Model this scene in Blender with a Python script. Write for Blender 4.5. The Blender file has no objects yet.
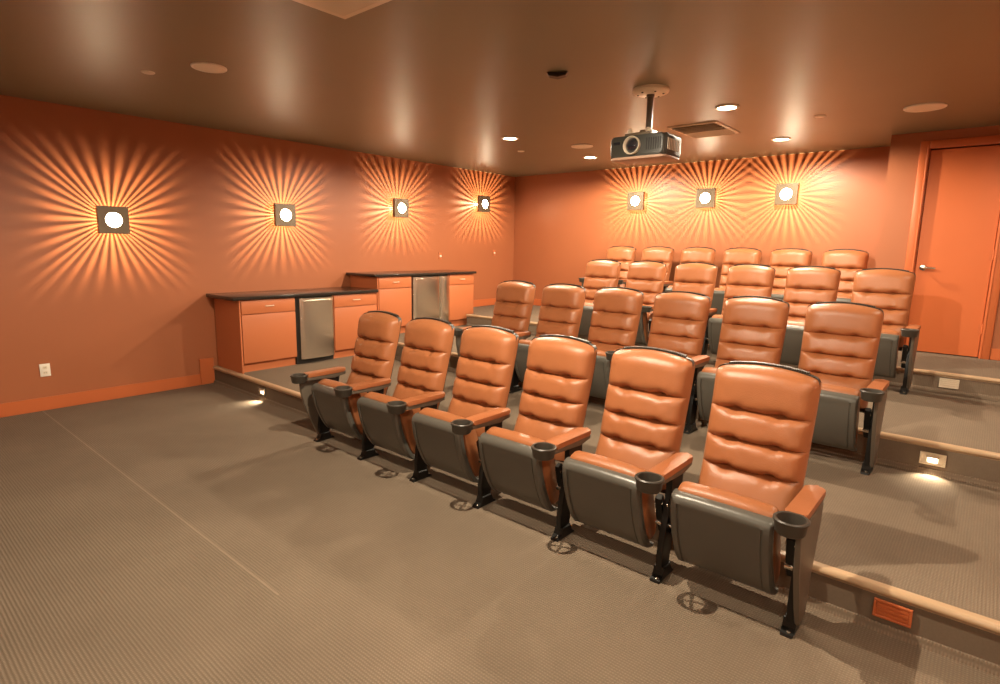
import bpy, bmesh, math, random
from math import sin, cos, pi, radians, sqrt, exp
from mathutils import Vector, Matrix
random.seed(7)
SC = bpy.context.scene
COL = SC.collection

# ------------------------------------------------------------------ measures
S = 0.59                                   # seat spacing
H = 2.785                                  # ceiling
D = 5.57                                   # back wall
XR, YF = 8.4, -6.2                         # right wall, screen wall
H1, H2, H3 = 0.189, 0.394, 0.569           # platform tops
Y1, Y2, Y3 = 0.239, 1.966, 3.684           # risers
YD, XD = 4.83, 5.617                       # the wall with the door
X0 = 6.126                                 # right-hand standards of the rows

# ------------------------------------------------------------------ camera
cam_d = bpy.data.cameras.new('camera')
cam = bpy.data.objects.new('camera', cam_d); COL.objects.link(cam)
cam_d.sensor_width = 36.0
cam_d.lens = 576.66 / 1000.0 * 36.0
cam_d.clip_start = 0.05
yaw, pit, rol = 0.706, 0.165, 0.017
f = Vector((-sin(yaw)*cos(pit), cos(yaw)*cos(pit), -sin(pit)))
r = Vector((cos(yaw), sin(yaw), 0)); u = r.cross(f)
r2 = cos(rol)*r + sin(rol)*u; u2 = -sin(rol)*r + cos(rol)*u
M = Matrix((r2, u2, -f)).transposed().to_4x4()
M.translation = Vector((6.6133, -2.5217, 1.5871))
cam.matrix_world = M
SC.camera = cam

# ------------------------------------------------------------------ world, exposure
W = bpy.data.worlds.new('world'); SC.world = W; W.use_nodes = True
W.node_tree.nodes['Background'].inputs[0].default_value = (1, 0.8, 0.6, 1)
W.node_tree.nodes['Background'].inputs[1].default_value = 0.05
SC.view_settings.view_transform = 'Standard'
SC.view_settings.look = 'None'
SC.view_settings.gamma = 1.0
SC.view_settings.use_curve_mapping = False
SC.view_settings.exposure = 0.6
try: SC.cycles.max_bounces = 10; SC.cycles.diffuse_bounces = 6; SC.cycles.use_denoising = True; SC.cycles.use_adaptive_sampling = False
except Exception: pass

WARM = (1.0, 0.84, 0.62)
DOWN_W = 135.0                             # downlights over the room
FILL_FRONT_W = 70.0                         # fill lights added near the screen, unseen behind the camera
SCONCE_W = 3.5                             # lamp inside each slotted sconce
LENS_E = 44.0                              # its front lens
STEP_W = 5.0

# ------------------------------------------------------------------ materials
def mat(name, col, rough=0.5, metal=0.0, spec=0.5, emit=None, estr=0.0, coat=0.0):
    m = bpy.data.materials.new(name); m.use_nodes = True
    b = m.node_tree.nodes['Principled BSDF']
    b.inputs['Base Color'].default_value = (*col, 1)
    b.inputs['Roughness'].default_value = rough
    b.inputs['Metallic'].default_value = metal
    b.inputs['Specular IOR Level'].default_value = spec
    b.inputs['Coat Weight'].default_value = coat
    if emit:
        b.inputs['Emission Color'].default_value = (*emit, 1)
        b.inputs['Emission Strength'].default_value = estr
    return m
class N:
    """small helper for node trees"""
    def __init__(s, m): s.t = m.node_tree; s.b = s.t.nodes.get('Principled BSDF')
    def n(s, typ, **kw):
        x = s.t.nodes.new(typ)
        for k, v in kw.items(): setattr(x, k, v)
        return x
    def l(s, a, b): s.t.links.new(a, b)
    def math(s, op, a, b=None, c=None):
        x = s.n('ShaderNodeMath', operation=op)
        for i, v in enumerate((a, b, c)):
            if v is None: continue
            if isinstance(v, (int, float)): x.inputs[i].default_value = v
            else: s.l(v, x.inputs[i])
        return x.outputs[0]
    def noise(s, vec, scale, detail=3, rough=0.5):
        x = s.n('ShaderNodeTexNoise'); x.inputs['Scale'].default_value = scale
        x.inputs['Detail'].default_value = detail; x.inputs['Roughness'].default_value = rough
        if vec is not None: s.l(vec, x.inputs['Vector'])
        return x.outputs['Fac']
    def mix(s, fac, a, b):
        x = s.n('ShaderNodeMix', data_type='RGBA')
        if isinstance(fac, (int, float)): x.inputs[0].default_value = fac
        else: s.l(fac, x.inputs[0])
        for i, v in ((6, a), (7, b)):
            if isinstance(v, tuple): x.inputs[i].default_value = (*v, 1)
            else: s.l(v, x.inputs[i])
        return x.outputs[2]
    def bump(s, h, strength, dist):
        x = s.n('ShaderNodeBump'); x.inputs['Strength'].default_value = strength
        x.inputs['Distance'].default_value = dist; s.l(h, x.inputs['Height'])
        s.l(x.outputs[0], s.b.inputs['Normal'])

def paint(name, col, rough, var=0.06, bump=0.12, spec=0.4):
    m = mat(name, col, rough, spec=spec); k = N(m)
    p = k.n('ShaderNodeNewGeometry').outputs['Position']
    nz = k.noise(p, 1.3, 3)
    dark = tuple(c*(1-var) for c in col); lite = tuple(min(1, c*(1+var)) for c in col)
    k.l(k.mix(nz, dark, lite), k.b.inputs['Base Color'])
    k.bump(k.noise(p, 160, 2), bump, 0.002)
    return m
def carpet(name, col, seam=False):
    m = mat(name, col, 0.95, spec=0.12); k = N(m)
    geo = k.n('ShaderNodeNewGeometry'); p = geo.outputs['Position']
    sep = k.n('ShaderNodeSeparateXYZ'); k.l(p, sep.inputs[0])
    x, y, z = sep.outputs
    yz = y
    wob = k.math('MULTIPLY', k.noise(p, 25.0, 2), 0.004)
    s1 = k.math('SINE', k.math('MULTIPLY', k.math('ADD', yz, wob), 2*pi/0.0144))
    s2 = k.math('SINE', k.math('MULTIPLY', x, 2*pi/0.012))
    rib = k.math('MULTIPLY_ADD', s1, 0.5, 0.5)
    knot = k.math('MULTIPLY_ADD', s2, 0.38, 0.62)
    h = k.math('MULTIPLY', rib, knot)
    fine = k.noise(p, 110, 3, 0.8)
    big = k.noise(p, 1.1, 4, 0.6)
    c1 = k.mix(h, tuple(c*0.76 for c in col), tuple(c*1.18 for c in col))
    c2 = k.mix(fine, tuple(c*0.35 for c in col), c1)
    c2 = k.mix(0.5, c1, c2)
    w = k.math('MULTIPLY_ADD', big, 0.5, 0.75)
    vm = k.n('ShaderNodeVectorMath', operation='SCALE'); k.l(c2, vm.inputs[0]); k.l(w, vm.inputs['Scale'])
    out = vm.outputs[0]
    if seam:   # the pale join between two carpet widths
        d = k.math('ABSOLUTE', k.math('ADD', y, 1.335))
        inside = k.math('MULTIPLY', k.math('LESS_THAN', d, 0.007), k.math('LESS_THAN', x, 4.3))
        out = k.mix(k.math('MULTIPLY', inside, 0.18), out, tuple(min(1, c*1.9) for c in col))
    k.l(out, k.b.inputs['Base Color'])
    k.bump(h, 0.7, 0.004)
    return m
def leather(name, col, rough=0.34):
    m = mat(name, col, rough, spec=0.5); k = N(m)
    tc = k.n('ShaderNodeTexCoord').outputs['Object']
    nz = k.noise(tc, 7, 4, 0.6)
    k.l(k.mix(nz, tuple(c*0.85 for c in col), tuple(min(1, c*1.12) for c in col)), k.b.inputs['Base Color'])
    v = k.n('ShaderNodeTexVoronoi'); v.inputs['Scale'].default_value = 260; k.l(tc, v.inputs['Vector'])
    big = k.noise(tc, 22, 3)
    hh = k.math('MULTIPLY_ADD', big, 2.0, v.outputs['Distance'])
    k.bump(hh, 0.18, 0.004)
    return m
def plastic(name, col, rough=0.42):
    m = mat(name, col, rough); k = N(m)
    tc = k.n('ShaderNodeTexCoord').outputs['Object']
    k.bump(k.noise(tc, 320, 2), 0.12, 0.002)
    return m
def steel(name, col, rough=0.28):
    m = mat(name, col, rough, metal=1.0); k = N(m)
    tc = k.n('ShaderNodeTexCoord').outputs['Object']
    mp = k.n('ShaderNodeMapping'); mp.inputs['Scale'].default_value = (40, 2, 400); k.l(tc, mp.inputs[0])
    k.bump(k.noise(mp.outputs[0], 1.0, 2), 0.05, 0.002)
    return m
def granite(name, col):
    m = mat(name, col, 0.16); k = N(m)
    p = k.n('ShaderNodeNewGeometry').outputs['Position']
    nz = k.noise(p, 90, 4, 0.7)
    k.l(k.mix(nz, tuple(c*0.4 for c in col), tuple(c*1.8 for c in col)), k.b.inputs['Base Color'])
    return m

m_wall    = paint('terracotta_paint', (0.385, 0.128, 0.054), 0.42, bump=0.04)
m_door    = paint('orange_door_paint', (0.58, 0.145, 0.045), 0.35, 0.03, 0.05)
m_trim    = paint('orange_trim_paint', (0.54, 0.140, 0.046), 0.35, 0.03, 0.04)
m_cab     = paint('orange_cabinet_paint', (0.50, 0.155, 0.060), 0.38, 0.04, 0.05)
m_ceil    = paint('brown_ceiling_paint', (0.195, 0.178, 0.112), 0.40, 0.10, 0.04, spec=0.75)
m_front   = paint('screen_wall_paint', (0.40, 0.15, 0.06), 0.6)
m_carpet  = carpet('brown_loop_carpet', (0.270, 0.205, 0.148), True)
m_step    = carpet('brown_step_carpet', (0.270, 0.205, 0.148))
m_nose    = plastic('tan_vinyl_nosing', (0.48, 0.33, 0.20), 0.32)
m_leather = leather('orange_leather', (0.385, 0.138, 0.054), 0.35)
m_pad     = leather('orange_arm_vinyl', (0.38, 0.130, 0.050), 0.42)
m_pan     = plastic('charcoal_plastic', (0.105, 0.097, 0.082), 0.34)
m_shell   = plastic('black_plastic', (0.030, 0.025, 0.020), 0.45)
m_std     = plastic('grey_brown_plastic', (0.125, 0.102, 0.078), 0.42)
m_cup     = plastic('dark_cup_plastic', (0.055, 0.047, 0.038), 0.4)
m_black   = mat('black_metal', (0.012, 0.011, 0.010), 0.4, 0.3)
m_chrome  = mat('bright_metal', (0.75, 0.70, 0.62), 0.22, 1.0)
m_steel   = steel('brushed_steel', (0.80, 0.75, 0.65), 0.27)
m_gran    = granite('black_granite', (0.020, 0.016, 0.013))
m_dark    = mat('dark_gap', (0.012, 0.009, 0.007), 0.6)
m_white   = mat('white_plastic', (0.88, 0.82, 0.72), 0.45)
m_cream   = mat('cream_metal', (0.78, 0.68, 0.53), 0.4)
m_grille  = mat('white_grille', (0.84, 0.76, 0.63), 0.6)
m_plate   = mat('bronze_metal', (0.17, 0.125, 0.075), 0.45, 0.2)
m_lens    = mat('sconce_lens', (0.9, 0.85, 0.75), 0.4, emit=(1.0, 0.78, 0.52), estr=LENS_E)
m_lamp    = mat('downlight_lens', (0.9, 0.85, 0.75), 0.4, emit=(1.0, 0.83, 0.58), estr=22.0)
m_steplens= mat('step_lens_lit', (0.9, 0.85, 0.7), 0.4, emit=(1.0, 0.88, 0.66), estr=5.0)
m_glass   = mat('lens_glass', (0.02, 0.02, 0.025), 0.06, coat=1.0)
m_tray    = mat('reddish_tray_plastic', (0.42, 0.26, 0.18), 0.45)
m_projbody= plastic('projector_shell', (0.038, 0.037, 0.030), 0.4)

# ------------------------------------------------------------------ mesh helpers
def obj(name, bm, m, parent=None, smooth=35, loc=None):
    me = bpy.data.meshes.new(name)
    bmesh.ops.recalc_face_normals(bm, faces=bm.faces)
    bm.to_mesh(me); bm.free()
    if smooth:
        for p in me.polygons: p.use_smooth = True
        me.set_sharp_from_angle(angle=radians(smooth))
    ms = m if isinstance(m, (list, tuple)) else [m]
    for mm in ms: me.materials.append(mm)
    o = bpy.data.objects.new(name, me); COL.objects.link(o)
    if parent: o.parent = parent
    if loc: o.location = loc
    return o
def tag(o, label, cat, group=None):
    o['label'] = label; o['category'] = cat
    if group: o['group'] = group
    return o
def thing(name, label, cat, loc=(0, 0, 0), rz=0.0, group=None):
    o = bpy.data.objects.new(name, None); COL.objects.link(o)
    o.location = loc; o.rotation_euler = (0, 0, rz); o.empty_display_size = 0.1
    return tag(o, label, cat, group)
def struct(name, bm, m, parent=None, smooth=0):
    o = obj(name, bm, m, parent, smooth)
    if not parent: o['kind'] = 'structure'
    return o
def B(): return bmesh.new()
def box(bm, x0, x1, y0, y1, z0, z1, bev=0.0, seg=2, mi=0):
    vs = [bm.verts.new((x, y, z)) for x in (x0, x1) for y in (y0, y1) for z in (z0, z1)]
    fs = [bm.faces.new([vs[i] for i in q]) for q in ((0,1,3,2),(4,6,7,5),(0,4,5,1),(2,3,7,6),(0,2,6,4),(1,5,7,3))]
    for q in fs: q.material_index = mi
    if bev > 0:
        es = list({e for q in fs for e in q.edges})
        bmesh.ops.bevel(bm, geom=es, offset=bev, segments=seg, affect='EDGES', profile=0.5)
    return bm
def prism(bm, pts, axis, a, b, bev=0.0, seg=2):
    """extrude a closed 2-D outline along an axis (0,1,2) from a to b"""
    def P(p, t):
        q = list(p); q.insert(axis, t); return q
    v0 = [bm.verts.new(P(p, a)) for p in pts]; v1 = [bm.verts.new(P(p, b)) for p in pts]
    n = len(pts); fs = [bm.faces.new(v0), bm.faces.new(v1[::-1])]
    caps = list(fs)
    for i in range(n):
        j = (i+1) % n; fs.append(bm.faces.new((v0[i], v1[i], v1[j], v0[j])))
    if bev > 0:
        es = list({e for q in caps for e in q.edges})
        bmesh.ops.bevel(bm, geom=es, offset=bev, segments=seg, affect='EDGES', profile=0.5)
    return bm
def lathe(bm, prof, center=(0, 0, 0), axis=2, n=32, closed=False):
    """revolve (radius, height) points about an axis"""
    rings = []
    for (rr, hh) in prof:
        ring = []
        for i in range(n):
            a = 2*pi*i/n; c, s = rr*cos(a), rr*sin(a)
            p = {2: (c, s, hh), 1: (c, hh, s), 0: (hh, c, s)}[axis]
            ring.append(bm.verts.new([p[k]+center[k] for k in range(3)]))
        rings.append(ring)
    m_ = len(rings)
    for k in range(m_ if closed else m_-1):
        a, b = rings[k], rings[(k+1) % m_]
        for i in range(n):
            j = (i+1) % n; bm.faces.new((a[i], a[j], b[j], b[i]))
    if not closed:
        for ring in (rings[0], rings[-1]):
            bm.faces.new(ring)
    return bm
def tube(bm, pts, rad, n=10):
    pts = [Vector(p) for p in pts]; rings = []
    for i, p in enumerate(pts):
        t = (pts[min(i+1, len(pts)-1)] - pts[max(i-1, 0)]).normalized()
        a = Vector((0, 0, 1)) if abs(t.z) < 0.9 else Vector((1, 0, 0))
        e1 = t.cross(a).normalized(); e2 = t.cross(e1)
        rings.append([bm.verts.new(p + rad*(cos(2*pi*k/n)*e1 + sin(2*pi*k/n)*e2)) for k in range(n)])
    for a, b in zip(rings, rings[1:]):
        for k in range(n):
            j = (k+1) % n; bm.faces.new((a[k], a[j], b[j], b[k]))
    bm.faces.new(rings[0]); bm.faces.new(rings[-1][::-1])
    return bm
def sheet(bm, front, back):
    """two matching grids of points joined into one closed slab"""
    R_, C_ = len(front), len(front[0])
    F = [[bm.verts.new(p) for p in row] for row in front]
    K = [[bm.verts.new(p) for p in row] for row in back]
    for i in range(R_-1):
        for j in range(C_-1):
            bm.faces.new((F[i][j], F[i][j+1], F[i+1][j+1], F[i+1][j]))
            bm.faces.new((K[i][j], K[i+1][j], K[i+1][j+1], K[i][j+1]))
    loop = [(0, j) for j in range(C_-1)] + [(i, C_-1) for i in range(R_-1)] + \
           [(R_-1, j) for j in range(C_-1, 0, -1)] + [(i, 0) for i in range(R_-1, 0, -1)]
    for k in range(len(loop)):
        a, b = loop[k], loop[(k+1) % len(loop)]
        bm.faces.new((F[a[0]][a[1]], K[a[0]][a[1]], K[b[0]][b[1]], F[b[0]][b[1]]))
    return bm
def rounded(x0, x1, y0, y1, rad, n=6, radii=None):
    rs = radii or (rad,)*4; out = []
    for (cx, cy, a0, q) in ((x1, y1, 0, rs[0]), (x0, y1, 90, rs[1]), (x0, y0, 180, rs[2]), (x1, y0, 270, rs[3])):
        sx = -1 if cx == x1 else 1; sy = -1 if cy == y1 else 1
        for i in range(n+1):
            a = radians(a0 + 90*i/n)
            out.append((cx + sx*q + q*cos(a), cy + sy*q + q*sin(a)))
    return out
def dup(root, loc, label, rz=None, group=None):
    """copy a thing with its parts and their sub-parts"""
    def rec(o, parent):
        c = o.copy(); COL.objects.link(c)
        if parent: c.parent = parent
        for ch in list(o.children): rec(ch, c)
        return c
    c = rec(root, None); c.location = loc
    if rz is not None: c.rotation_euler = (0, 0, rz)
    c['label'] = label
    if group: c['group'] = group
    return c

# ------------------------------------------------------------------ room shell
T = 0.12
struct('floor', box(B(), 0, XR, YF, Y1, -0.1, 0), m_carpet)
NX, NY2, NY3 = 0.66, 2.092, 3.905           # the platforms step round the cabinet runs
struct('platform', prism(B(), [(0, Y1), (XR, Y1), (XR, Y2), (NX, Y2), (NX, NY2), (0, NY2)], 2, -0.1, H1), m_step)
struct('platform', prism(B(), [(0, NY2), (NX, NY2), (NX, Y2), (XR, Y2), (XR, Y3), (NX, Y3), (NX, NY3), (0, NY3)], 2, -0.1, H2), m_step)
struct('platform', prism(B(), [(0, NY3), (NX, NY3), (NX, Y3), (XR, Y3), (XR, D), (0, D)], 2, -0.1, H3), m_step)
struct('ceiling', box(B(), -T, XR+T, YF-T, D+T, H, H+0.1), m_ceil)
struct('wall_left', box(B(), -T, 0, YF, D, -0.1, H), m_wall)
struct('wall_back', box(B(), -T, XD, D, D+T, -0.1, H), m_wall)
struct('wall_right', box(B(), XR, XR+T, YF, YD, -0.1, H), m_wall)
struct('wall_front', box(B(), -T, XR+T, YF-T, YF, -0.1, H), m_front)
# the wall with the door, standing forward of the back wall; open where the door is
DX0, DX1, DZ1 = 5.966, 6.565, 2.605
wb = B()
box(wb, XD, DX0-0.012, YD, YD+0.14, H3, H)
box(wb, DX1+0.012, XR+T, YD, YD+0.14, H3, H)
box(wb, DX0-0.012, DX1+0.012, YD, YD+0.14, DZ1+0.012, H)
box(wb, XD, XD+0.1, YD+0.14, D+T, H3, H)
struct('wall_door', wb, m_wall)
struct('wall_corridor', box(B(), XD+0.1, XR+T, D, D+T, H3, H), m_wall)

# nosings along the platform edges
for i, (y, z) in enumerate(((Y1, H1), (Y2, H2), (Y3, H3))):
    prof = [(y+0.045, z+0.0005)] + [(y+0.006-0.022*sin(radians(a)), z-0.012+0.018*cos(radians(a))) for a in range(10, 171, 16)] + [(y-0.001, z-0.034), (y+0.002, z-0.001)]
    xs = 0.63 if i == 0 else 0.66
    nb = B(); prism(nb, prof, 0, NX+0.001 if i else 0.02, XR-0.01)
    struct('trim_%d' % (i+1), nb, m_nose, smooth=40)
# low carpet cove strip at the foot of each riser
for i, (y, z) in enumerate(((Y1, 0.0), (Y2, H1), (Y3, H2))):
    struct('trim_%d' % (i+4), prism(B(), [(y-0.020, z), (y, z), (y, z+0.036), (y-0.007, z+0.034), (y-0.018, z+0.010)], 0, NX+0.001 if i else 0.02, XR-0.01), m_step, smooth=40)

# baseboards
def baseboard(bm, x0, x1, y0, y1, z0, h=0.125):
    box(bm, x0, x1, y0, y1, z0, z0+h, 0.004, 1)
bl = B()
baseboard(bl, 0, 0.018, YF, 0.085, 0)
box(bl, 0, 0.019, 0.085, Y1-0.001, 0, 0.292, 0.004, 1)
baseboard(bl, 0, 0.018, 3.93, D-0.02, H3+0.001, 0.115)
struct('baseboard_left', bl, m_trim)
struct('baseboard_back', box(B(), 0.02, XD, D-0.018, D, H3+0.001, H3+0.115, 0.004, 1), m_trim)
bd = B(); box(bd, XD, DX0-0.095, YD-0.018, YD, H3+0.001, H3+0.115, 0.004, 1); box(bd, DX1+0.095, XR, YD-0.018, YD, H3+0.001, H3+0.115, 0.004, 1)
struct('baseboard_door', bd, m_trim)

# door and its casing
def casing(bm, w=0.080, d=0.022):
    x0, x1, z1 = DX0-0.010, DX1+0.010, DZ1+0.010
    box(bm, x0-w, x0, YD-d, YD, H3, z1+w, 0.006, 2)
    box(bm, x1, x1+w, YD-d, YD, H3, z1+w, 0.006, 2)
    box(bm, x0, x1, YD-d, YD, z1, z1+w, 0.006, 2)
    for a, b in ((x0-0.018, x0-0.004), (x1+0.004, x1+0.018)):
        box(bm, a, b, YD-d-0.006, YD-d+0.002, H3, z1+0.012, 0.003, 1)
    return bm
struct('trim_7', casing(B()), m_trim, smooth=30)
jb = B(); box(jb, DX0-0.0115, DX0-0.004, YD+0.001, YD+0.12, H3, DZ1+0.01); box(jb, DX1+0.004, DX1+0.0115, YD+0.001, YD+0.12, H3, DZ1+0.01)
struct('trim_8', jb, m_trim)
door = struct('door_1', box(B(), DX0, DX1, YD+0.008, YD+0.052, H3+0.008, DZ1, 0.003, 1), m_door)
hb = B()
lathe(hb, [(0.032, 0), (0.032, -0.006), (0.026, -0.012), (0.012, -0.014), (0.012, -0.052), (0.0, -0.052)], (DX0+0.062, YD+0.008, 1.440), 1, 24)
tube(hb, [(DX0+0.062, YD-0.042, 1.440), (DX0+0.085, YD-0.046, 1.441), (DX0+0.125, YD-0.046, 1.440), (DX0+0.168, YD-0.040, 1.436)], 0.0095, 12)
hd = obj('lever_handle', hb, m_chrome, door); hd['label'] = 'bright metal lever handle'
for z in (0.86, 1.58, 2.34):
    hg = B(); lathe(hg, [(0.008, -0.05), (0.008, 0.05)], (DX1+0.003, YD-0.002, z), 2, 12); box(hg, DX1-0.03, DX1+0.002, YD+0.004, YD+0.009, z-0.048, z+0.048)
    obj('hinge', hg, m_trim, door)

# ------------------------------------------------------------------ theater seats
ZB, ZT = 0.370, 1.016                       # back cushion bottom and top
SEAMS = (0.556, 0.688, 0.828)
def lean(z): return 0.192 + 0.265*(z-0.5) - 0.020*exp(-((z-0.42)/0.07)**2) - 0.010*exp(-((z-1.02)/0.10)**2)
def half_w(z, zt, w0, w1, rc):
    t = (z-ZB)/(ZT-ZB); w = w0 + (w1-w0)*t
    zc = zt - rc
    if z > zc: w -= rc - sqrt(max(0.0, rc*rc - (z-zc)**2))
    return w
def back_cushion_bm():
    zs = []
    edges = [ZB] + list(SEAMS) + [ZT]
    for a, b in zip(edges, edges[1:]):
        n = 20 if b < ZT else 26
        for i in range(n):
            q = i/n; q = 0.5-0.5*cos(pi*q); zs.append(a+(b-a)*q)
    zs.append(ZT)
    cols = [sin(pi/2*(-1+2*j/44)) for j in range(45)]
    front, back = [], []
    for z in zs:
        w = half_w(z, ZT, 0.227, 0.238, 0.036)
        k = max(i for i in range(4) if z >= edges[i]-1e-9)
        tau = (z-edges[k])/(edges[k+1]-edges[k])
        if k == 3: pil = 1-(max(0, 1-tau*1.6))**7
        elif k == 0: pil = 1-tau**8*0.95
        else: pil = 1-(abs(2*tau-1.1)/1.1)**6.0 if tau < 0.55 else 1-((tau-0.55)/0.45)**5.0
        top = max(0.0, (z-(ZT-0.075))/0.075); et = sqrt(max(0.0, 1-top**2.6))
        rowf, rowb = [], []
        for s in cols:
            e = (max(0.0, 1-abs(s)**7))**0.5
            border = 1/(1+exp((abs(s)-0.955)/0.012))
            dep = 0.027*pil + 0.031
            bulge = 0.012*(1-s*s)*pil
            x = s*w
            d = (0.030 + (dep+bulge)*border + 0.050*(1-border)*0.9)*e*et
            for sz in SEAMS:
                for sx in (-0.46, 0.46):
                    rx, rz = (x-sx*0.215)/0.026, (z-sz)/0.020
                    q = rx*rx+rz*rz
                    d -= 0.034*exp(-q)
                    ang = math.atan2(rz, rx)
                    d -= 0.0055*exp(-q/7)*(0.5+0.5*cos(7*ang+2*sx))*(1-exp(-q))
            d = max(d, 0.004)
            zz = z + 0.026*(1-s*s)*max(0.0, (z-0.86)/(ZT-0.86)) + 0.010*(1-s*s)*0
            rowf.append((x, lean(z)+0.066-d, zz)); rowb.append((x, lean(z)+0.068, zz))
        front.append(rowf); back.append(rowb)
    return sheet(B(), front, back)
def back_shell_bm():
    zs = [0.33+(ZT+0.007-0.33)*(1-(1-i/30)**1.7) for i in range(31)]
    cols = [sin(pi/2*(-1+2*j/24)) for j in range(25)]
    front, back = [], []
    for z in zs:
        w = half_w(z, ZT+0.007, 0.224, 0.2355, 0.040)
        rf, rb = [], []
        top = max(0.0, (z-(ZT-0.10))/0.115)
        for s in cols:
            zz = z + 0.026*(1-s*s)*max(0.0, (z-0.86)/(ZT-0.86))
            y = lean(z)+0.046
            rf.append((s*w, y + 0.012*(abs(s) < 0.985), zz))
            rb.append((s*w*(1-0.10*(1-abs(s))), y+0.030+0.034*(1-s**4)*(1-top**3), zz))
        front.append(rf); back.append(rb)
    bm = sheet(B(), front, back)
    return bm
def top_ridge_bm():
    """ribbed band along the top of the shell"""
    bm = B(); n = 34
    for i in range(n):
        s = -0.82+1.64*(i+0.5)/n; x = s*0.222
        z = ZT + 0.009 + 0.026*(1-s*s)
        y = lean(ZT)+0.062
        box(bm, x-0.0040, x+0.0040, y-0.006, y+0.024, z-0.014, z+0.001)
    return bm
PANW = 0.220
def pan_bm():
    prof = [(-0.098, 0.508), (-0.122, 0.506), (-0.140, 0.497), (-0.150, 0.482), (-0.153, 0.464), (-0.152, 0.446), (-0.149, 0.42), (-0.141, 0.38), (-0.127, 0.33),
            (-0.110, 0.28), (-0.091, 0.235), (-0.069, 0.190), (-0.045, 0.152), (-0.022, 0.126), (0.002, 0.112), (0.024, 0.110)]
    xs = [-1, -0.985, -0.95, -0.88, -0.845, -0.835, -0.80, -0.79, -0.77, -0.5, -0.2, 0, 0.2, 0.5, 0.77, 0.79, 0.80, 0.835, 0.845, 0.88, 0.95, 0.985, 1]
    front, back = [], []
    for i, (y, z) in enumerate(prof):
        rf, rb = [], []
        for s in xs:
            a = abs(s)
            d = 0.0
            if 5 <= i <= 13: d = 0.010 if a <= 0.835 and a >= 0.80 else (0.006 if a < 0.80 else 0.0)
            if i == 14 and a <= 0.835: d = 0.004
            edge = 0.016*max(0, (a-0.93)/0.07)**2
            zz = z - 0.006*a**4*(1 if i < 4 else 0)
            rf.append((s*PANW, y+d+edge, zz))
            rb.append((s*PANW*0.985, y+0.042 if i > 1 else y+0.030, zz-0.006 if i < 3 else zz+0.006))
        front.append(rf); back.append(rb)
    return sheet(B(), front, back)
def seat_cushion_bm():
    bm = B()
    # section in (y, z): thickness across, long side up along the tilted pan
    ax = Vector((-0.330, 0.944)); nr = Vector((0.944, 0.330)); c = Vector((-0.002, 0.333))
    L, Tn = 0.205, 0.062
    sec = []
    for i in range(40):
        a = 2*pi*i/40
        ca, sa = cos(a), sin(a)
        q = (abs(ca)**(2/3.4))*(1 if ca >= 0 else -1); p = (abs(sa)**(2/3.4))*(1 if sa >= 0 else -1)
        p2 = c + ax*(L*p) + nr*(Tn*q*(1.0 if p < 0.6 else 1.0))
        sec.append(p2)
    cols = [-1, -0.985, -0.95, -0.88, -0.6, -0.3, 0, 0.3, 0.6, 0.88, 0.95, 0.985, 1]
    rings = []
    for s in cols:
        a = abs(s); k = 1-0.16*max(0, (a-0.86)/0.14)**2.5
        crown = 0.010*(1-s*s)
        ring = []
        for p2 in sec:
            q = c+(p2-c)*1.0
            d = (p2-c); q = c + ax*(d.dot(ax)*(1-(1-k)*0.35)+crown*max(0, d.dot(ax)/L)) + nr*(d.dot(nr)*k)
            ring.append(bm.verts.new((s*0.209, q.x, q.y)))
        rings.append(ring)
    for a, b in zip(rings, rings[1:]):
        for i in range(40):
            j = (i+1) % 40; bm.faces.new((a[i], b[i], b[j], a[j]))
    bm.faces.new(rings[0]); bm.faces.new(rings[-1][::-1])
    return bm
AX = S/2
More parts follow.
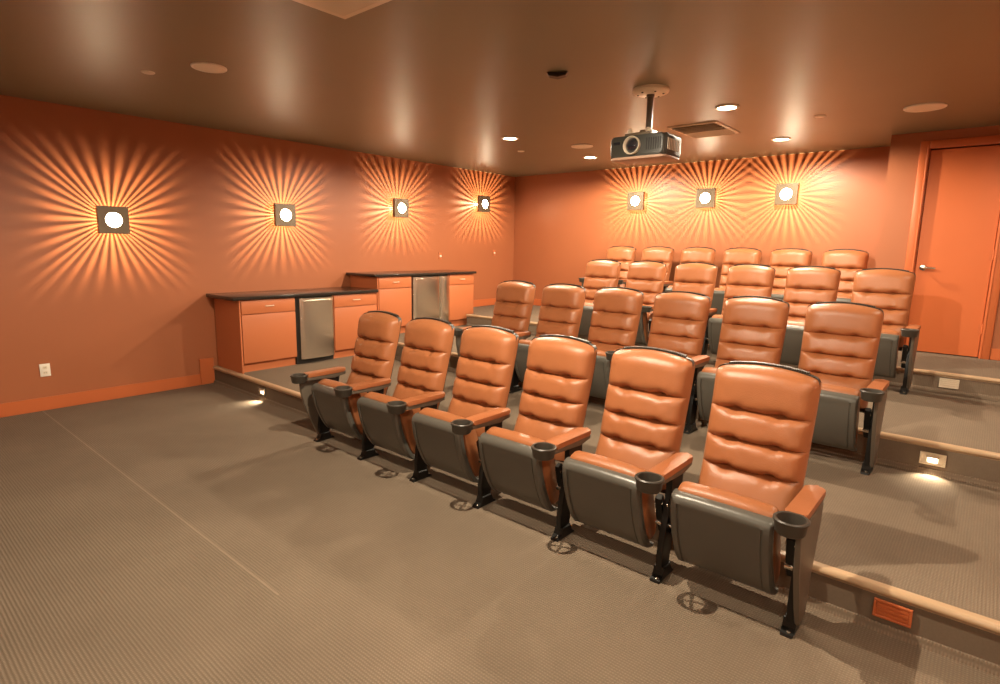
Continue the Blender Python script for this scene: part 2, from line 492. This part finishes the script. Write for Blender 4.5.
def arm_parts(root, sx, end):
    x = sx*AX
    pad = prism(B(), rounded(x-0.041, x+0.041, -0.146, 0.215, 0.02, 6, (0.036, 0.036, 0.010, 0.010)), 2, 0.545, 0.574, 0.010, 3)
    o = obj('armrest_pad', pad, m_pad, root, 50); o['label'] = 'orange padded armrest top'
    arm = prism(B(), [(-0.150, 0.520), (0.10, 0.506), (0.196, 0.522), (0.206, 0.545), (-0.150, 0.545)], 0, x-0.035, x+0.035, 0.006, 2)
    obj('arm_frame', arm, m_std, root, 40)
    cy = -0.204
    cb = lathe(B(), [(0.050, 0.512), (0.056, 0.520), (0.060, 0.556), (0.0655, 0.562), (0.066, 0.570), (0.061, 0.574), (0.053, 0.572), (0.0505, 0.562), (0.047, 0.518), (0.0465, 0.512)], (x, cy, 0), 2, 36, closed=True)
    for a in (20, 110):
        rb = B(); box(rb, -0.048, 0.048, -0.006, 0.006, 0.513, 0.517)
        rb.transform(Matrix.Translation((x, cy, 0)) @ Matrix.Rotation(radians(a), 4, 'Z'))
        me = bpy.data.meshes.new('t'); rb.to_mesh(me); rb.free(); cb.from_mesh(me); bpy.data.meshes.remove(me)
    obj('cup_holder', cb, m_cup, root, 40)
    st = B()
    prism(st, [(-0.042, 0.03), (-0.046, 0.12), (-0.036, 0.22), (0.000, 0.34), (0.020, 0.43), (0.010, 0.512), (0.150, 0.516), (0.140, 0.44), (0.112, 0.34), (0.076, 0.22), (0.050, 0.12), (0.042, 0.03)],
          0, x-0.015, x+0.015, 0.005, 2)
    obj('side_standard', st, m_black, root, 40)
    if end:
        q = x + sx*0.016
        ep = prism(B(), [(-0.188, 0.519), (-0.182, 0.43), (-0.156, 0.33), (-0.118, 0.23), (-0.076, 0.13), (-0.042, 0.045), (0.044, 0.045), (0.050, 0.12), (0.080, 0.22), (0.124, 0.34), (0.164, 0.44), (0.186, 0.520)],
              0, min(q, q+sx*0.022), max(q, q+sx*0.022), 0.008, 2)
        e_ = obj('end_panel', ep, m_std, root, 40); e_['label'] = 'grey-brown end panel'
    ft = B()
    prism(ft, [(-0.085, 0.0), (0.085, 0.0), (0.080, 0.012), (0.048, 0.022), (0.042, 0.062), (-0.040, 0.062), (-0.046, 0.022), (-0.080, 0.012)], 0, x-0.026, x+0.026, 0.004, 1)
    fo = obj('foot', ft, m_black, root, 40)
    for yy in (-0.066, 0.066):
        bb = lathe(B(), [(0.010, 0.010), (0.010, 0.018), (0.004, 0.022)], (x+0.004, yy, 0), 2, 8)
        bo = obj('bolt', bb, m_chrome, fo, 40); bo['label'] = 'bright bolt head'
    for hs in ((-1, 1) if not end else (-sx,)):
        xa = x + hs*0.015; xb = x + hs*0.050
        hb = prism(B(), [(-0.030, 0.40), (0.000, 0.415), (0.050, 0.30), (0.090, 0.24), (0.078, 0.20), (0.030, 0.21), (0.000, 0.30)], 0, min(xa, xb), max(xa, xb), 0.005, 1)
        h = obj('hinge_bracket', hb, m_black, root, 40)
        for (yy, zz, rr) in ((0.014, 0.262, 0.014), (-0.012, 0.375, 0.009)):
            pb = lathe(B(), [(rr, min(xa, xb)-0.003), (rr, max(xa, xb)+0.003)], (0, yy, zz), 0, 14)
            p = obj('pivot_pin', pb, m_chrome, h, 40); p['label'] = 'bright pivot pin'
def make_seat(kind):
    root = thing('theater_seat', 'seat', 'theater seat')
    bs = obj('backrest_cushion', back_cushion_bm(), m_leather, root, 75); bs['label'] = 'tufted orange leather back cushion'
    sh = obj('backrest_shell', back_shell_bm(), m_shell, root, 45)
    obj('ribbed_cap', top_ridge_bm(), m_shell, sh, 30)
    obj('seat_cushion', seat_cushion_bm(), m_leather, root, 60)
    obj('seat_pan', pan_bm(), m_pan, root, 32)
    arm_parts(root, 1, kind == 'right')
    if kind == 'left': arm_parts(root, -1, True)
    return root
ROWS = [('front row', 0.0, 0.0, 0.0), ('second row', 1.735, H1, 0.0), ('third row', 3.452, H2, 0.0), ('back row', 4.975, H3, -0.60)]
ORD = ['rightmost', 'second from the right', 'third from the right', 'fourth from the right', 'fifth from the right', 'leftmost']
EXTRA = {('front row', 0): 'beside the orange step light', ('second row', 0): 'beside the lit step light'}
protos = {q: make_seat(q) for q in ('right', 'inner', 'left')}
placed = set()
for (rn, y, z, dx) in ROWS:
    for k in range(6):
        loc = (X0 + dx - S/2 - S*k, y, z)
        lab = 'orange leather theater seat with tipped-up cushion, %s in the %s' % (ORD[k], rn)
        if rn == 'back row': lab = 'orange leather theater seat by the back wall, %s in the back row' % ORD[k]
        grp = 'theater seats in the ' + rn
        q = {0: 'right', 5: 'left'}.get(k, 'inner')
        if q not in placed:
            placed.add(q); src = protos[q]; src.location = loc; src['label'] = lab; src['group'] = grp
        else:
            dup(protos[q], loc, lab, None, grp)

# ------------------------------------------------------------------ cabinets along the left wall
FX = 0.612                                   # front of the carcasses
def cabinet(label, y0, y1, z0, z1, left_end=False):
    root = thing('base_cabinet', label, 'cabinet', (0, (y0+y1)/2, z0), 0, 'orange base cabinets along the left wall')
    o = Vector((0, (y0+y1)/2, z0))
    def add(name, bm, m, par, sm=30):
        bm.transform(Matrix.Translation(-o)); return obj(name, bm, m, par, sm)
    bm = B()
    box(bm, 0.02, FX-0.021, y0, y1, z0+0.095, z1)
    box(bm, 0.02, FX-0.055, y0, y1, z0, z0+0.095)
    if left_end: box(bm, 0.02, FX-0.004, y0-0.018, y0, z0, z1, 0.002, 1)
    add('carcass', bm, m_cab, root)
    zs = z1-0.155
    dw = B(); box(dw, FX-0.021, FX, y0+0.006, y1-0.006, zs+0.004, z1-0.010, 0.003, 2); d = add('drawer', dw, m_cab, root)
    yc = (y0+y1)/2
    pl = B(); tube(pl, [(FX, yc-0.045, zs+0.082), (FX+0.022, yc-0.045, zs+0.082), (FX+0.022, yc+0.045, zs+0.082), (FX, yc+0.045, zs+0.082)], 0.0045, 8)
    q = add('pull', pl, m_cream, d); q['label'] = 'small pale drawer pull'
    dr = B(); box(dr, FX-0.021, FX, y0+0.006, y1-0.006, z0+0.105, zs-0.004, 0.003, 2); add('door', dr, m_cab, root)
    return root
def fridge(label, y0, y1, z0, z1, double=False):
    o = Vector((0, (y0+y1)/2, z0))
    root = thing('undercounter_fridge', label, 'fridge', o, 0, 'steel fridges under the counters')
    def add(name, bm, m, par, sm=40):
        bm.transform(Matrix.Translation(-o)); return obj(name, bm, m, par, sm)
    bm = B(); box(bm, 0.03, FX-0.03, y0+0.004, y1-0.004, z0+0.005, z1-0.004); add('housing', bm, m_dark, root)
    g = B(); box(g, FX-0.09, FX-0.045, y0+0.01, y1-0.01, z0+0.004, z0+0.075)
    gr = add('toe_grille', g, m_dark, root)
    spans = [(y0+0.045, y1-0.012)] if not double else [(y0+0.022, y0+0.022+0.74*(y1-y0-0.04)), (y0+0.022+0.74*(y1-y0-0.04)+0.008, y1-0.012)]
    for a, b in spans:
        fr, bk = [], []
        for i in range(15):
            z = z0+0.062+(z1-0.018-z0-0.062)*i/14
            rf, rb = [], []
            for j in range(17):
                t = -1+2*j/16; y = (a+b)/2+t*(b-a)/2
                e = 0.010*max(0, abs(t)-0.92)/0.08
                rf.append((FX+0.012+0.019*(1-t*t)+0.004*sin(2.2*z*3)*(1-t*t)-e, y, z)); rb.append((FX-0.029, y, z))
            fr.append(rf); bk.append(rb)
        dd = add('steel_door', sheet(B(), fr, bk), m_steel, root)
        hb = B(); zt = z1-0.055
        box(hb, FX+0.018, FX+0.034, a+0.03, b-0.03, zt, zt+0.014, 0.004, 2)
        add('handle_lip', hb, m_steel, dd)
    return root
ZC1, ZC2 = 0.975, 1.168
cabinet('orange base cabinet at the near end of the lower counter', 0.300, 0.930, H1, ZC1, True)
fridge('steel fridge under the lower counter, between two orange cabinets', 0.932, 1.428, H1, ZC1)
cabinet('orange base cabinet between the lower steel fridge and the step up', 1.430, 2.072, H1, ZC1)
cabinet('orange base cabinet at the near end of the raised counter', 2.100, 2.655, H2, ZC2, True)
fridge('wide steel fridge under the raised counter', 2.657, 3.362, H2, ZC2, True)
cabinet('narrow orange base cabinet at the far end of the raised counter', 3.364, 3.885, H2, ZC2)
tag(obj('countertop', box(B(), 0.002, FX+0.030, 0.205, 2.072, ZC1+0.001, ZC1+0.040, 0.006, 2), m_gran), 'long black granite countertop on the lower cabinets nearer the screen', 'countertop', 'black countertops')
tag(obj('countertop', box(B(), 0.002, FX+0.030, 2.030, 3.910, ZC2+0.001, ZC2+0.036, 0.006, 2), m_gran), 'black granite countertop on the raised cabinets nearer the back wall', 'countertop', 'black countertops')

# ------------------------------------------------------------------ wall sconces
PH = 0.130                                   # half the plate
def sconce_light(name, parent):
    """small lamp behind the plate; it only throws light out through the slots"""
    l = bpy.data.lights.new(name, 'POINT'); l.energy = SCONCE_W*150; l.color = (1.0, 0.74, 0.42); l.shadow_soft_size = 0.0
    l.use_nodes = True; t = l.node_tree; k = N.__new__(N); k.t = t; k.b = None
    em = [n for n in t.nodes if n.type == 'EMISSION'][0]
    tc = k.n('ShaderNodeTexCoord'); sp = k.n('ShaderNodeSeparateXYZ'); k.l(tc.outputs['Normal'], sp.inputs[0])
    ax = k.math('ABSOLUTE', sp.outputs['X']); az = k.math('ABSOLUTE', sp.outputs['Z']); ny = k.math('ABSOLUTE', sp.outputs['Y'])
    big = k.math('MAXIMUM', k.math('MAXIMUM', ax, az), 0.001); small = k.math('MINIMUM', ax, az)
    w = k.math('DIVIDE', small, big)
    ray = k.math('MULTIPLY_ADD', k.math('COSINE', k.math('MULTIPLY', k.math('ADD', w, 1.0), 2*pi*4.5)), -0.5, 0.5)
    ray = k.math('MULTIPLY_ADD', k.math('POWER', ray, 1.15), 0.96, 0.04)
    q = k.math('DIVIDE', ny, big)
    mr = k.n('ShaderNodeMapRange', interpolation_type='SMOOTHSTEP'); k.l(q, mr.inputs['Value'])
    mr.inputs['From Min'].default_value = 0.068; mr.inputs['From Max'].default_value = 0.165
    fall = k.math('MULTIPLY', k.math('POWER', k.math('MAXIMUM', ny, 0.05), -1.75), 0.02/3)
    k.l(k.math('MULTIPLY', k.math('MULTIPLY', ray, fall), mr.outputs[0]), em.inputs['Strength'])
    o = bpy.data.objects.new(name, l); COL.objects.link(o); o.parent = parent
    return o
DEPTH, LZ = 0.092, 0.062
def make_sconce():
    root = thing('wall_sconce', 'x', 'wall lamp')
    # local: wall plane y = 0, the plate stands out towards -y
    pb = B(); box(pb, -PH, PH, -DEPTH-0.010, -DEPTH, -PH, PH, 0.002, 1)
    obj('face_plate', pb, m_plate, root, 30)
    ring = B(); lathe(ring, [(0.078, -DEPTH-0.010), (0.078, -DEPTH-0.016), (0.070, -DEPTH-0.016), (0.070, -DEPTH-0.010)], (0, 0, 0), 1, 40, closed=True)
    obj('lens_ring', ring, m_plate, root, 30)
    ln = B(); lathe(ln, [(0.0695, -DEPTH-0.0102), (0.067, -DEPTH-0.013), (0.045, -DEPTH-0.017), (0.02, -DEPTH-0.019)], (0, 0, 0), 1, 40)
    x = obj('lens', ln, m_lens, root, 60); x['label'] = 'glowing round lens'
    # slotted sides: nine slots on each side between the bars, closed above
    cb = B(); zl = LZ*(1-PH/1.2)
    step = 2*PH/9.0
    for side in range(4):
        m_ = Matrix.Rotation(side*pi/2, 4, 'Y')
        sb = B()
        for i in range(10):
            c = -PH+step*i; a = max(-PH, c-step*0.13); b = min(PH, c+step*0.13)
            box(sb, a, b, -zl, -0.0005, PH-0.004, PH-0.001)
        box(sb, -PH+0.001, PH-0.001, -DEPTH+0.0005, -zl, PH-0.004, PH-0.001)
        sb.transform(m_); me = bpy.data.meshes.new('t'); sb.to_mesh(me); sb.free(); cb.from_mesh(me); bpy.data.meshes.remove(me)
    obj('slotted_sides', cb, m_plate, root, 0)
    lo = sconce_light('lamp', root); lo.location = (0, -LZ, 0)
    return root
sc0 = make_sconce()
left_sc = [(-0.641, 1.771, 'bronze square sconce nearest the camera on the left wall, above bare floor'),
           (1.146, 1.908, 'square sconce on the left wall above the lower counter'),
           (2.923, 2.094, 'square sconce on the left wall above the raised counter'),
           (4.674, 2.262, 'square sconce on the left wall nearest the corner')]
back_sc = [(2.396, 2.281, 'square sconce on the back wall, leftmost of the three there'),
           (3.452, 2.283, 'square sconce on the back wall, middle of the three there'),
           (4.483, 2.291, 'square sconce on the back wall nearest the door')]
for i, (y, z, lab) in enumerate(left_sc):
    if i == 0:
        sc0.location = (0.0005, y, z); sc0.rotation_euler = (0, 0, pi/2); sc0['label'] = lab; sc0['group'] = 'sunburst wall sconces'
    else: dup(sc0, (0.0005, y, z), lab, pi/2, 'sunburst wall sconces')
for (y, lab) in ((-0.64, 'added unseen square sconce on the right wall beside the front row'), (1.15, 'added unseen square sconce on the right wall beside the second row'), (-2.45, 'added unseen square sconce on the right wall nearest the screen')):
    dup(sc0, (XR-0.0005, y, 1.80), lab, -pi/2, 'sunburst wall sconces')  # right-wall sconces added out of view for fill and reflections in the steel
for (x, z, lab) in back_sc: dup(sc0, (x, D-0.0005, z), lab, 0.0, 'sunburst wall sconces')

# ------------------------------------------------------------------ ceiling lights and fittings
def downlight(x, y, lab, watts, group='recessed ceiling lights'):
    root = thing('recessed_downlight', lab, 'ceiling light', (x, y, H), 0, group)
    tb = B(); lathe(tb, [(0.098, 0.0), (0.100, -0.006), (0.094, -0.010), (0.078, -0.011), (0.074, -0.004), (0.074, 0.0)], (0, 0, 0), 2, 36, closed=True)
    obj('trim_ring', tb, m_white, root, 40)
    lb = B(); lathe(lb, [(0.0735, -0.0005), (0.072, -0.004), (0.04, -0.006), (0.01, -0.0065)], (0, 0, 0), 2, 32)
    o = obj('lens', lb, m_lamp, root, 60); o['label'] = 'glowing lens'
    l = bpy.data.lights.new('lamp', 'SPOT'); l.energy = watts; l.color = WARM; l.spot_size = radians(177); l.spot_blend = 0.3; l.shadow_soft_size = 0.016
    q = bpy.data.objects.new('lamp', l); COL.objects.link(q); q.parent = root; q.location = (0, 0, -0.05)
    return root
downlight(2.281, 2.674, 'lit recessed ceiling light left of the projector, nearer the camera', DOWN_W)
downlight(2.281, 4.360, 'small lit recessed ceiling light left of the projector, nearest the back wall', DOWN_W)
downlight(4.702, 2.643, 'brightest lit recessed ceiling light, right of the projector above the vent', DOWN_W)
downlight(4.660, 4.415, 'lit recessed ceiling light above the back wall sconces, right of the vent', DOWN_W*1.0)
downlight(4.680, -0.60, 'lit recessed ceiling light above the front row', DOWN_W*1.8)
downlight(4.680, -3.6, 'added unseen ceiling fill light near the screen, in the middle', FILL_FRONT_W*0.75)  # added out of view to fill the foreground floor
downlight(7.100, 2.643, 'added unseen ceiling fill light over the right-hand aisle near the door', DOWN_W*0.35)  # added out of view to brighten the door and right-hand platforms
downlight(7.100, -0.60, 'added unseen ceiling fill light over the right-hand aisle', DOWN_W*0.4)  # extra fill for the right side, added out of view
downlight(7.100, -3.4, 'added unseen ceiling fill light near the screen on the right', FILL_FRONT_W)  # unseen fill light added behind the camera

def speaker(x, y, lab, rr=0.140):
    root = thing('ceiling_speaker', lab, 'ceiling speaker', (x, y, H), 0, 'round ceiling speakers')
    a = B(); lathe(a, [(rr, 0.0), (rr, -0.008), (rr-0.006, -0.012), (rr-0.014, -0.010), (rr-0.014, 0.0)], (0, 0, 0), 2, 48, closed=True); obj('rim', a, m_white, root, 40)
    g = B(); lathe(g, [(rr-0.0145, -0.001), (rr-0.0145, -0.008), (rr*0.5, -0.0105), (0.02, -0.011)], (0, 0, 0), 2, 48); obj('grille', g, m_grille, root, 50)
    return root
speaker(2.267, -0.604, 'pale round ceiling speaker over the open floor at left', 0.115)
speaker(2.657, 3.571, 'pale round ceiling speaker between two lit downlights left of the projector', 0.130)
speaker(5.994, 3.594, 'large pale round ceiling speaker in front of the orange door', 0.150)
def cover(x, y, lab, rr=0.045):
    b = B(); lathe(b, [(rr, 0.0), (rr, -0.004), (rr*0.85, -0.009), (0.008, -0.011)], (0, 0, 0), 2, 28)
    tag(obj('sprinkler_cover', b, m_white, None, 40, (x, y, H)), lab, 'sprinkler cover', 'small ceiling sprinkler covers')
cover(1.781, -0.826, 'tiny pale ceiling disc beside the round speaker at upper left')
cover(5.240, 3.459, 'tiny pale ceiling disc at right, between the large speaker and a downlight')
cover(1.824, 3.444, 'tiny pale ceiling disc above the left part of the back wall')

# small dark sensor
sb = B(); prism(sb, [(-0.075, H), (0.075, H), (0.058, H-0.022), (0.0, H-0.034), (-0.058, H-0.022)], 1, -0.035, 0.035, 0.004, 1)
sb.transform(Matrix.Translation((0, 0, -H)))
so = obj('ceiling_sensor', sb, m_black, None, 30, (4.118, 0.976, H)); so.rotation_euler = (0, 0, radians(30))
tag(so, 'small black sensor on the ceiling left of the projector mount', 'sensor')

# square supply diffuser over the front floor, half out of the frame
def diffuser(x0, x1, y0, y1):
    cx, cy = (x0+x1)/2, (y0+y1)/2
    root = thing('ceiling_diffuser', 'square stepped cream air diffuser at the top edge of the photo', 'air diffuser', (cx, cy, H))
    hw = (x1-x0)/2
    def ring(bm, a, b, za, zb):
        o = [(sx*a, sy*a, za) for sx, sy in ((-1,-1),(1,-1),(1,1),(-1,1))]; i = [(sx*b, sy*b, zb) for sx, sy in ((-1,-1),(1,-1),(1,1),(-1,1))]
        o2 = [(p[0], p[1], za+0.003) for p in o]; i2 = [(p[0], p[1], zb+0.003) for p in i]
        V = [[bm.verts.new(p) for p in q] for q in (o, i, i2, o2)]
        for r_ in range(4):
            A, C_ = V[r_], V[(r_+1) % 4]
            for k in range(4):
                j = (k+1) % 4; bm.faces.new((A[k], A[j], C_[j], C_[k]))
    fb = B(); ring(fb, hw, hw-0.035, -0.012, -0.014); ring(fb, hw-0.0355, hw-0.045, -0.006, -0.004); obj('frame', fb, m_cream, root, 30)
    for n, (a, b) in enumerate(((hw-0.047, hw-0.10), (hw-0.105, hw-0.16), (hw-0.165, hw-0.22))):
        vb = B(); ring(vb, a, b, -0.020, -0.006); obj('vane', vb, m_cream, root, 30)
    cb = B(); box(cb, -(hw-0.225), hw-0.225, -(hw-0.225), hw-0.225, -0.016, -0.010); obj('core_plate', cb, m_cream, root, 30)
diffuser(3.794, 4.394, -1.142, -0.542)

# louvred vent behind the projector
root = thing('ceiling_vent', 'rectangular louvred ceiling vent right of the projector', 'air vent', (4.185, 3.46, H))
fb = B()
for a in ((-0.25, 0.25, -0.33, -0.295), (-0.25, 0.25, 0.295, 0.33), (-0.25, -0.215, -0.295, 0.295), (0.215, 0.25, -0.295, 0.295)): box(fb, *a, -0.010, 0.0, 0.003, 1)
obj('frame', fb, m_cream, root, 30)
bk = B(); box(bk, -0.215, 0.215, -0.295, 0.295, -0.002, -0.0005); obj('backing', bk, m_plate, root, 0)
for i in range(9):
    lv = B(); box(lv, -0.214, 0.214, -0.026, 0.026, -0.0015, 0.0015)
    lv.transform(Matrix.Translation((0, -0.262+0.0655*i, -0.011)) @ Matrix.Rotation(radians(28 if i < 5 else -28), 4, 'X'))
    obj('louvre', lv, m_cream, root, 0)

# ------------------------------------------------------------------ projector on its pole
PX, PY = 4.446, 1.741
mount = thing('projector_mount', 'dark ceiling pole mount with round pale escutcheon holding the projector', 'projector mount', (PX, PY, H))
eb = B(); lathe(eb, [(0.135, 0.0), (0.138, -0.016), (0.130, -0.030), (0.110, -0.038), (0.03, -0.042)], (0, 0, 0), 2, 40); e_ = obj('escutcheon', eb, m_cream, mount, 40); e_['label'] = 'pale round ceiling plate'
for i in range(6):
    a = 2*pi*i/6+0.3; q = B(); lathe(q, [(0.008, -0.036), (0.008, -0.043), (0.003, -0.045)], (0.095*cos(a), 0.095*sin(a), 0), 2, 10); obj('screw', q, m_dark, e_, 40)
qb = B(); lathe(qb, [(0.031, -0.042), (0.031, -0.060), (0.024, -0.060), (0.024, -0.345)], (0, 0, 0), 2, 20); obj('pole', qb, m_std, mount, 40)
kb = B(); box(kb, -0.095, 0.105, -0.200, 0.06, -0.368, -0.346, 0.006, 2)
box(kb, -0.050, 0.050, -0.060, 0.050, -0.345, -0.300, 0.012, 3)
br = obj('bracket', kb, m_plate, mount, 40)
for (x, y) in ((-0.070, -0.165), (0.080, -0.165), (-0.070, 0.035), (0.080, 0.035)):
    q = B(); lathe(q, [(0.016, -0.345), (0.020, -0.322), (0.010, -0.312)], (x, y, 0), 2, 14); obj('knob', q, m_cream, br, 40)

proj = thing('projector', 'dark video projector with big round lens hanging from the ceiling pole', 'projector', (4.475, 1.650, 2.244))
bb = B()
prism(bb, rounded(-0.225, 0.225, -0.150, 0.150, 0.03, 6), 2, 0.019, 0.168, 0.022, 3)
obj('body', bb, m_projbody, proj, 40)
ub = B(); prism(ub, rounded(-0.222, 0.222, -0.147, 0.147, 0.03, 6), 2, 0.0, 0.018, 0.008, 2); x = obj('base_tray', ub, m_tray, proj, 40); x['label'] = 'reddish underside tray'
lr = B(); lathe(lr, [(0.064, -0.148), (0.066, -0.176), (0.062, -0.181), (0.057, -0.176), (0.054, -0.150)], (-0.030, 0, 0.095), 1, 40, closed=True); lo = obj('lens_ring', lr, m_cream, proj, 40); lo['label'] = 'pale ring round the lens'
lg = B(); lathe(lg, [(0.0535, -0.150), (0.052, -0.158), (0.035, -0.168), (0.008, -0.172)], (-0.030, 0, 0.095), 1, 36); x = obj('lens', lg, m_glass, lo, 60); x['label'] = 'dark glass lens'
for i in range(7):
    g = B(); box(g, 0.080+0.018*i, 0.088+0.018*i, -0.153, -0.149, 0.055, 0.140); obj('front_vent_slat', g, m_dark, proj, 0)
for i in range(8):
    g = B(); box(g, 0.2235, 0.2275, -0.105+0.026*i, -0.092+0.026*i, 0.055, 0.135); obj('side_vent_slat', g, m_cream, proj, 0)
g = B(); box(g, -0.190, -0.135, -0.154, -0.149, 0.110, 0.130, 0.002, 1); obj('sensor_window', g, m_glass, proj, 30)
g = B(); box(g, 0.06, 0.19, -0.10, 0.10, 0.1675, 0.171, 0.001, 1); obj('top_panel', g, m_cream, proj, 30)

# ------------------------------------------------------------------ step lights in the risers
def step_light(x, y, z, lab, lit, m_face):
    root = thing('step_light', lab, 'step light', (x, y-0.001, z), 0, 'small step lights in the risers')
    fb = B()
    w, h = 0.068, 0.040
    for a in ((-w, w, h-0.010, h), (-w, w, -h, -h+0.010), (-w, -w+0.010, -h+0.010, h-0.010), (w-0.010, w, -h+0.010, h-0.010)): box(fb, a[0], a[1], -0.012, 0.0, a[2], a[3], 0.002, 1)
    obj('frame', fb, m_face, root, 30)
    if lit:
        pb = B(); box(pb, -w+0.0105, w-0.0105, -0.005, -0.001, -h+0.0105, h-0.0105); obj('face', pb, m_cream, root, 0)
        lb = B(); box(lb, -0.026, 0.026, -0.0085, -0.0055, -0.022, 0.010, 0.001, 1); x = obj('lens', lb, m_steplens, root, 0); x['label'] = 'glowing lens'
        hb = B(); prism(hb, [(-0.030, 0.014), (-0.005, 0.020), (-0.005, 0.012)], 0, -0.034, 0.034); obj('hood', hb, m_cream, root, 0)
        l = bpy.data.lights.new('lamp', 'SPOT'); l.energy = STEP_W; l.color = (1.0, 0.86, 0.62); l.spot_size = radians(110); l.spot_blend = 0.8; l.shadow_soft_size = 0.012
        q = bpy.data.objects.new('lamp', l); COL.objects.link(q); q.parent = root; q.location = (0, -0.034, -0.012); q.rotation_euler = (radians(-40), 0, 0)
    else:
        pb = B(); box(pb, -w+0.0105, w-0.0105, -0.006, -0.001, -h+0.0105, h-0.0105); obj('face', pb, m_face, root, 0)
        for i in range(3):
            lv = B(); box(lv, -w+0.014, w-0.014, -0.0105, -0.0065, -0.022+0.018*i, -0.012+0.018*i); obj('louvre', lv, m_face, root, 0)
step_light(6.450, Y1, 0.100, 'unlit orange step light in the lowest riser at right', False, m_trim)
step_light(6.443, Y2, H1+0.100, 'lit step light in the second riser, glowing on the carpet', True, m_cream)
step_light(6.413, Y3, H2+0.090, 'unlit cream step light in the top riser below the door', False, m_cream)
step_light(1.118, Y1, 0.095, 'lit step light in the lowest riser at left, near the cabinets', True, m_std)

# ------------------------------------------------------------------ wall plates
ob = B(); box(ob, 0.0005, 0.007, -0.040, 0.040, -0.060, 0.060, 0.003, 2)
out = obj('wall_outlet', ob, m_white, None, 30, (0, -1.280, 0.378)); tag(out, 'white electrical outlet low on the left wall', 'outlet')
for z in (-0.024, 0.024):
    s_ = B(); prism(s_, rounded(-0.017, 0.017, z-0.014, z+0.014, 0.008), 0, 0.007, 0.009); so = obj('socket', s_, m_cream, out, 30)
    for y in (-0.006, 0.006):
        q = B(); box(q, 0.009, 0.0095, y-0.0012, y+0.0012, z-0.004, z+0.005); obj('slot', q, m_dark, so, 0)
for (y, z, lab) in ((3.761, 1.417, 'small pale wall plate above the raised counter, left of its twin'), (5.036, 1.466, 'small pale wall plate on the left wall close to the back corner')):
    b = B(); box(b, 0.0005, 0.008, -0.032, 0.032, -0.052, 0.052, 0.003, 2); o = obj('wall_plate', b, m_cab, None, 30, (0, y, z)); tag(o, lab, 'wall plate', 'small wall plates')
    k_ = B(); lathe(k_, [(0.016, 0.008), (0.016, 0.020), (0.010, 0.024)], (0, 0, 0), 0, 18); kk = obj('knob', k_, m_white, o, 40); kk['label'] = 'pale round knob'
